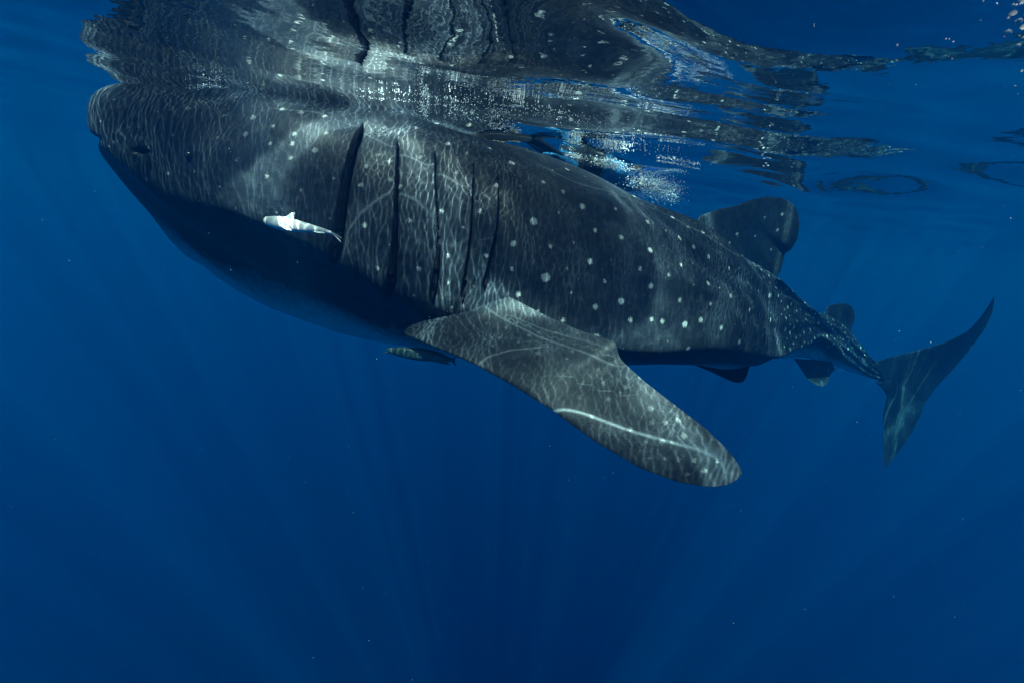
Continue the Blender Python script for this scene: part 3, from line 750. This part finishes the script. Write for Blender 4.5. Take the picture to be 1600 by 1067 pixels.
# the farther one, blue top and blue fins, lying along the surface among foam
B_ = lambda x, y, Y, dz=0.0: tuple(at(x, y + 5, Y) + np.array([0, 0, dz]))
pb = person_body(hip=B_(948, 266, 3.821), chest=B_(922, 257, 3.555), head=B_(905, 252, 3.391),
                 kn=[B_(975, 273, 4.022), B_(972, 272, 3.903, -.05)], an=[B_(990, 280, 4.186, -.02), B_(995, 287, 4.058)], toe=[B_(1000, 277, 4.195), B_(999, 279, 4.122)],
                 el=[B_(902, 247, 3.455), B_(897, 256, 3.217)], ha=[B_(889, 244, 3.336), B_(880, 247, 3.135)], mats=[skin_m, blue_m, suit_m])
paint(pb, [(2, B_(905, 252, 3.40), .16), (1, B_(928, 259, 3.5), .62), (2, B_(962, 270, 3.921), .24)])
tag(pb, 'swimmer in a blue top floating at the surface above the shark back', 'person')
blade(pb, B_(1002, 277, 4.186), B_(1034, 278, 4.323), .18, finy_m); blade(pb, B_(985, 268, 4.040), B_(992, 287, 4.140), .16, finy_m)

# ------------------------------------------------------------------ foam, bubbles, glint beads, drifting specks
_ico = bmesh.new(); bmesh.ops.create_icosphere(_ico, subdivisions=1, radius=1.0)
ICO_V = np.array([v.co[:] for v in _ico.verts]); ICO_F = np.array([[v.index for v in f.verts] for f in _ico.faces]); _ico.free()
def beads(name, P, R, m, label):
    P = np.asarray(P); R = np.asarray(R)
    V = (P[:, None, :] + R[:, None, None] * ICO_V[None]).reshape(-1, 3)
    Fc = (ICO_F[None] + (np.arange(len(P)) * len(ICO_V))[:, None, None]).reshape(-1, 3)
    return tag(np_mesh(name, V, Fc, m), label, kind='stuff')
bub_m, _, _ = mat('white_froth', (.85, .88, .90), .25, .5)
def skim(x, y, dz):                        # a point dz under the surface along the sight line through x, y
    d = ray(x, y); zs = 0.0
    for _ in range(12):
        p = CAMP + d * ((zs + dz - CAMZ) / d[2]); zs = .5 * zs + .5 * float(surf(p[0], p[1]))
    return p
def cluster(pts, n, sx, sy, z0, z1, r0, r1):
    """froth strewn about a line of photo points"""
    p = resample([(a, b, 0) for a, b in pts], 200); P, R = [], []
    for _ in range(n):
        q = p[RNG.integers(0, 200)]
        a = RNG.normal(0, 1, 2)
        P.append(skim(q[0] + a[0] * sx, q[1] + a[1] * sy, -RNG.uniform(z0, z1))); R.append(r0 * (r1 / r0)**RNG.random()**1.6)
    return P, R
def many(name, specs, label):
    P, R = [], []
    for sp_ in specs:
        a, b = cluster(*sp_); P += a; R += b
    return beads(name, P, R, bub_m, label)
many('foam', [
    ([(243, 150), (262, 149), (285, 144)], 70, 4, .8, .01, .02, .002, .004),
    ([(300, 138), (325, 134), (345, 138)], 130, 7, 1.6, .01, .03, .0015, .0045),
    ([(560, 152), (600, 155), (640, 158), (700, 166), (760, 180), (800, 193)], 160, 5, 1.6, .01, .02, .0015, .0035),
    ([(795, 166), (820, 168)], 60, 5, 1.0, .01, .02, .0018, .004),
    ([(810, 175), (870, 184), (905, 194), (955, 200)], 110, 12, 2.0, .01, .02, .0015, .004),
    ([(900, 207), (940, 216), (1000, 222)], 70, 16, 3.0, .01, .02, .0013, .0035),
    ([(1028, 252), (1060, 257), (1090, 265)], 200, 4, .6, .01, .02, .0015, .004)],
    'white froth streaks along the underside of the water above the shark')
many('air_bubbles', [
    ([(660, 165), (664, 175), (668, 182)], 90, 5, 4, .02, .05, .0015, .004),
    ([(700, 174), (720, 180), (745, 188)], 110, 12, 4, .02, .06, .0014, .004),
    ([(765, 190), (775, 196), (800, 203)], 180, 9, 4, .02, .06, .0014, .0035),
    ([(885, 245), (893, 244), (902, 248)], 500, 5, 2.5, .03, .07, .002, .005),
    ([(946, 255), (955, 264), (968, 270)], 1200, 10, 5, .03, .08, .002, .0055),
    ([(905, 250), (925, 256), (985, 272), (1000, 280)], 900, 12, 5, .03, .09, .0015, .004),
    ([(1000, 288), (1030, 294), (1045, 305)], 3000, 15, 8, .06, .2, .0014, .0036)],
    'cloud of small air bubbles trailing the swimmers over the shark back')
gl_P, gl_R = [], []  # small white beads modelled in place of glints of light
for x, y, r in ((1583, 10, 4.2), (1592, 33, 5), (1576, 51, 4.5), (1590, 73, 4), (1591, 3, 4), (1568, 59, 2), (1597, 8, 3), (1592, 57, 1.6), (1557, 7, 1.8), (1599, 60, 3), (1532, 33, 1.2), (1482, 90, 1.5), (1487, 93, 1.6), (1477, 88, 1), (1586, 136, 1.4), (1400, 97, 1.8), (1590, 148, .9), (1191, 243, 1.8), (1194, 249, 2), (1197, 256, 2.2), (1193, 261, 2), (1199, 260, 1.6)):
    for q in range(3):
        p = skim(x + RNG.normal(0, r * .35), y + RNG.normal(0, r * .35), -.02); gl_P.append(p); gl_R.append(r * RNG.uniform(.5, .95) * np.linalg.norm(p - CAMP) / F * .8)
beads('glint_beads', gl_P, gl_R, bub_m, 'few white beads standing in for bright glints under the surface at the upper right')
pk_P, pk_R = [], []
for _ in range(700):
    Y = RNG.uniform(.8, 5); p = at(RNG.uniform(-100, 1700), RNG.uniform(100, 1200), Y)
    if p[2] < -.1: pk_P.append(p); pk_R.append(RNG.uniform(.0004, .0011) * (.5 + Y * .3))
pk_m, _, _ = mat('plankton', (.45, .5, .5), .6, .2)
beads('plankton', pk_P, pk_R, pk_m, 'tiny pale specks drifting in the blue water')
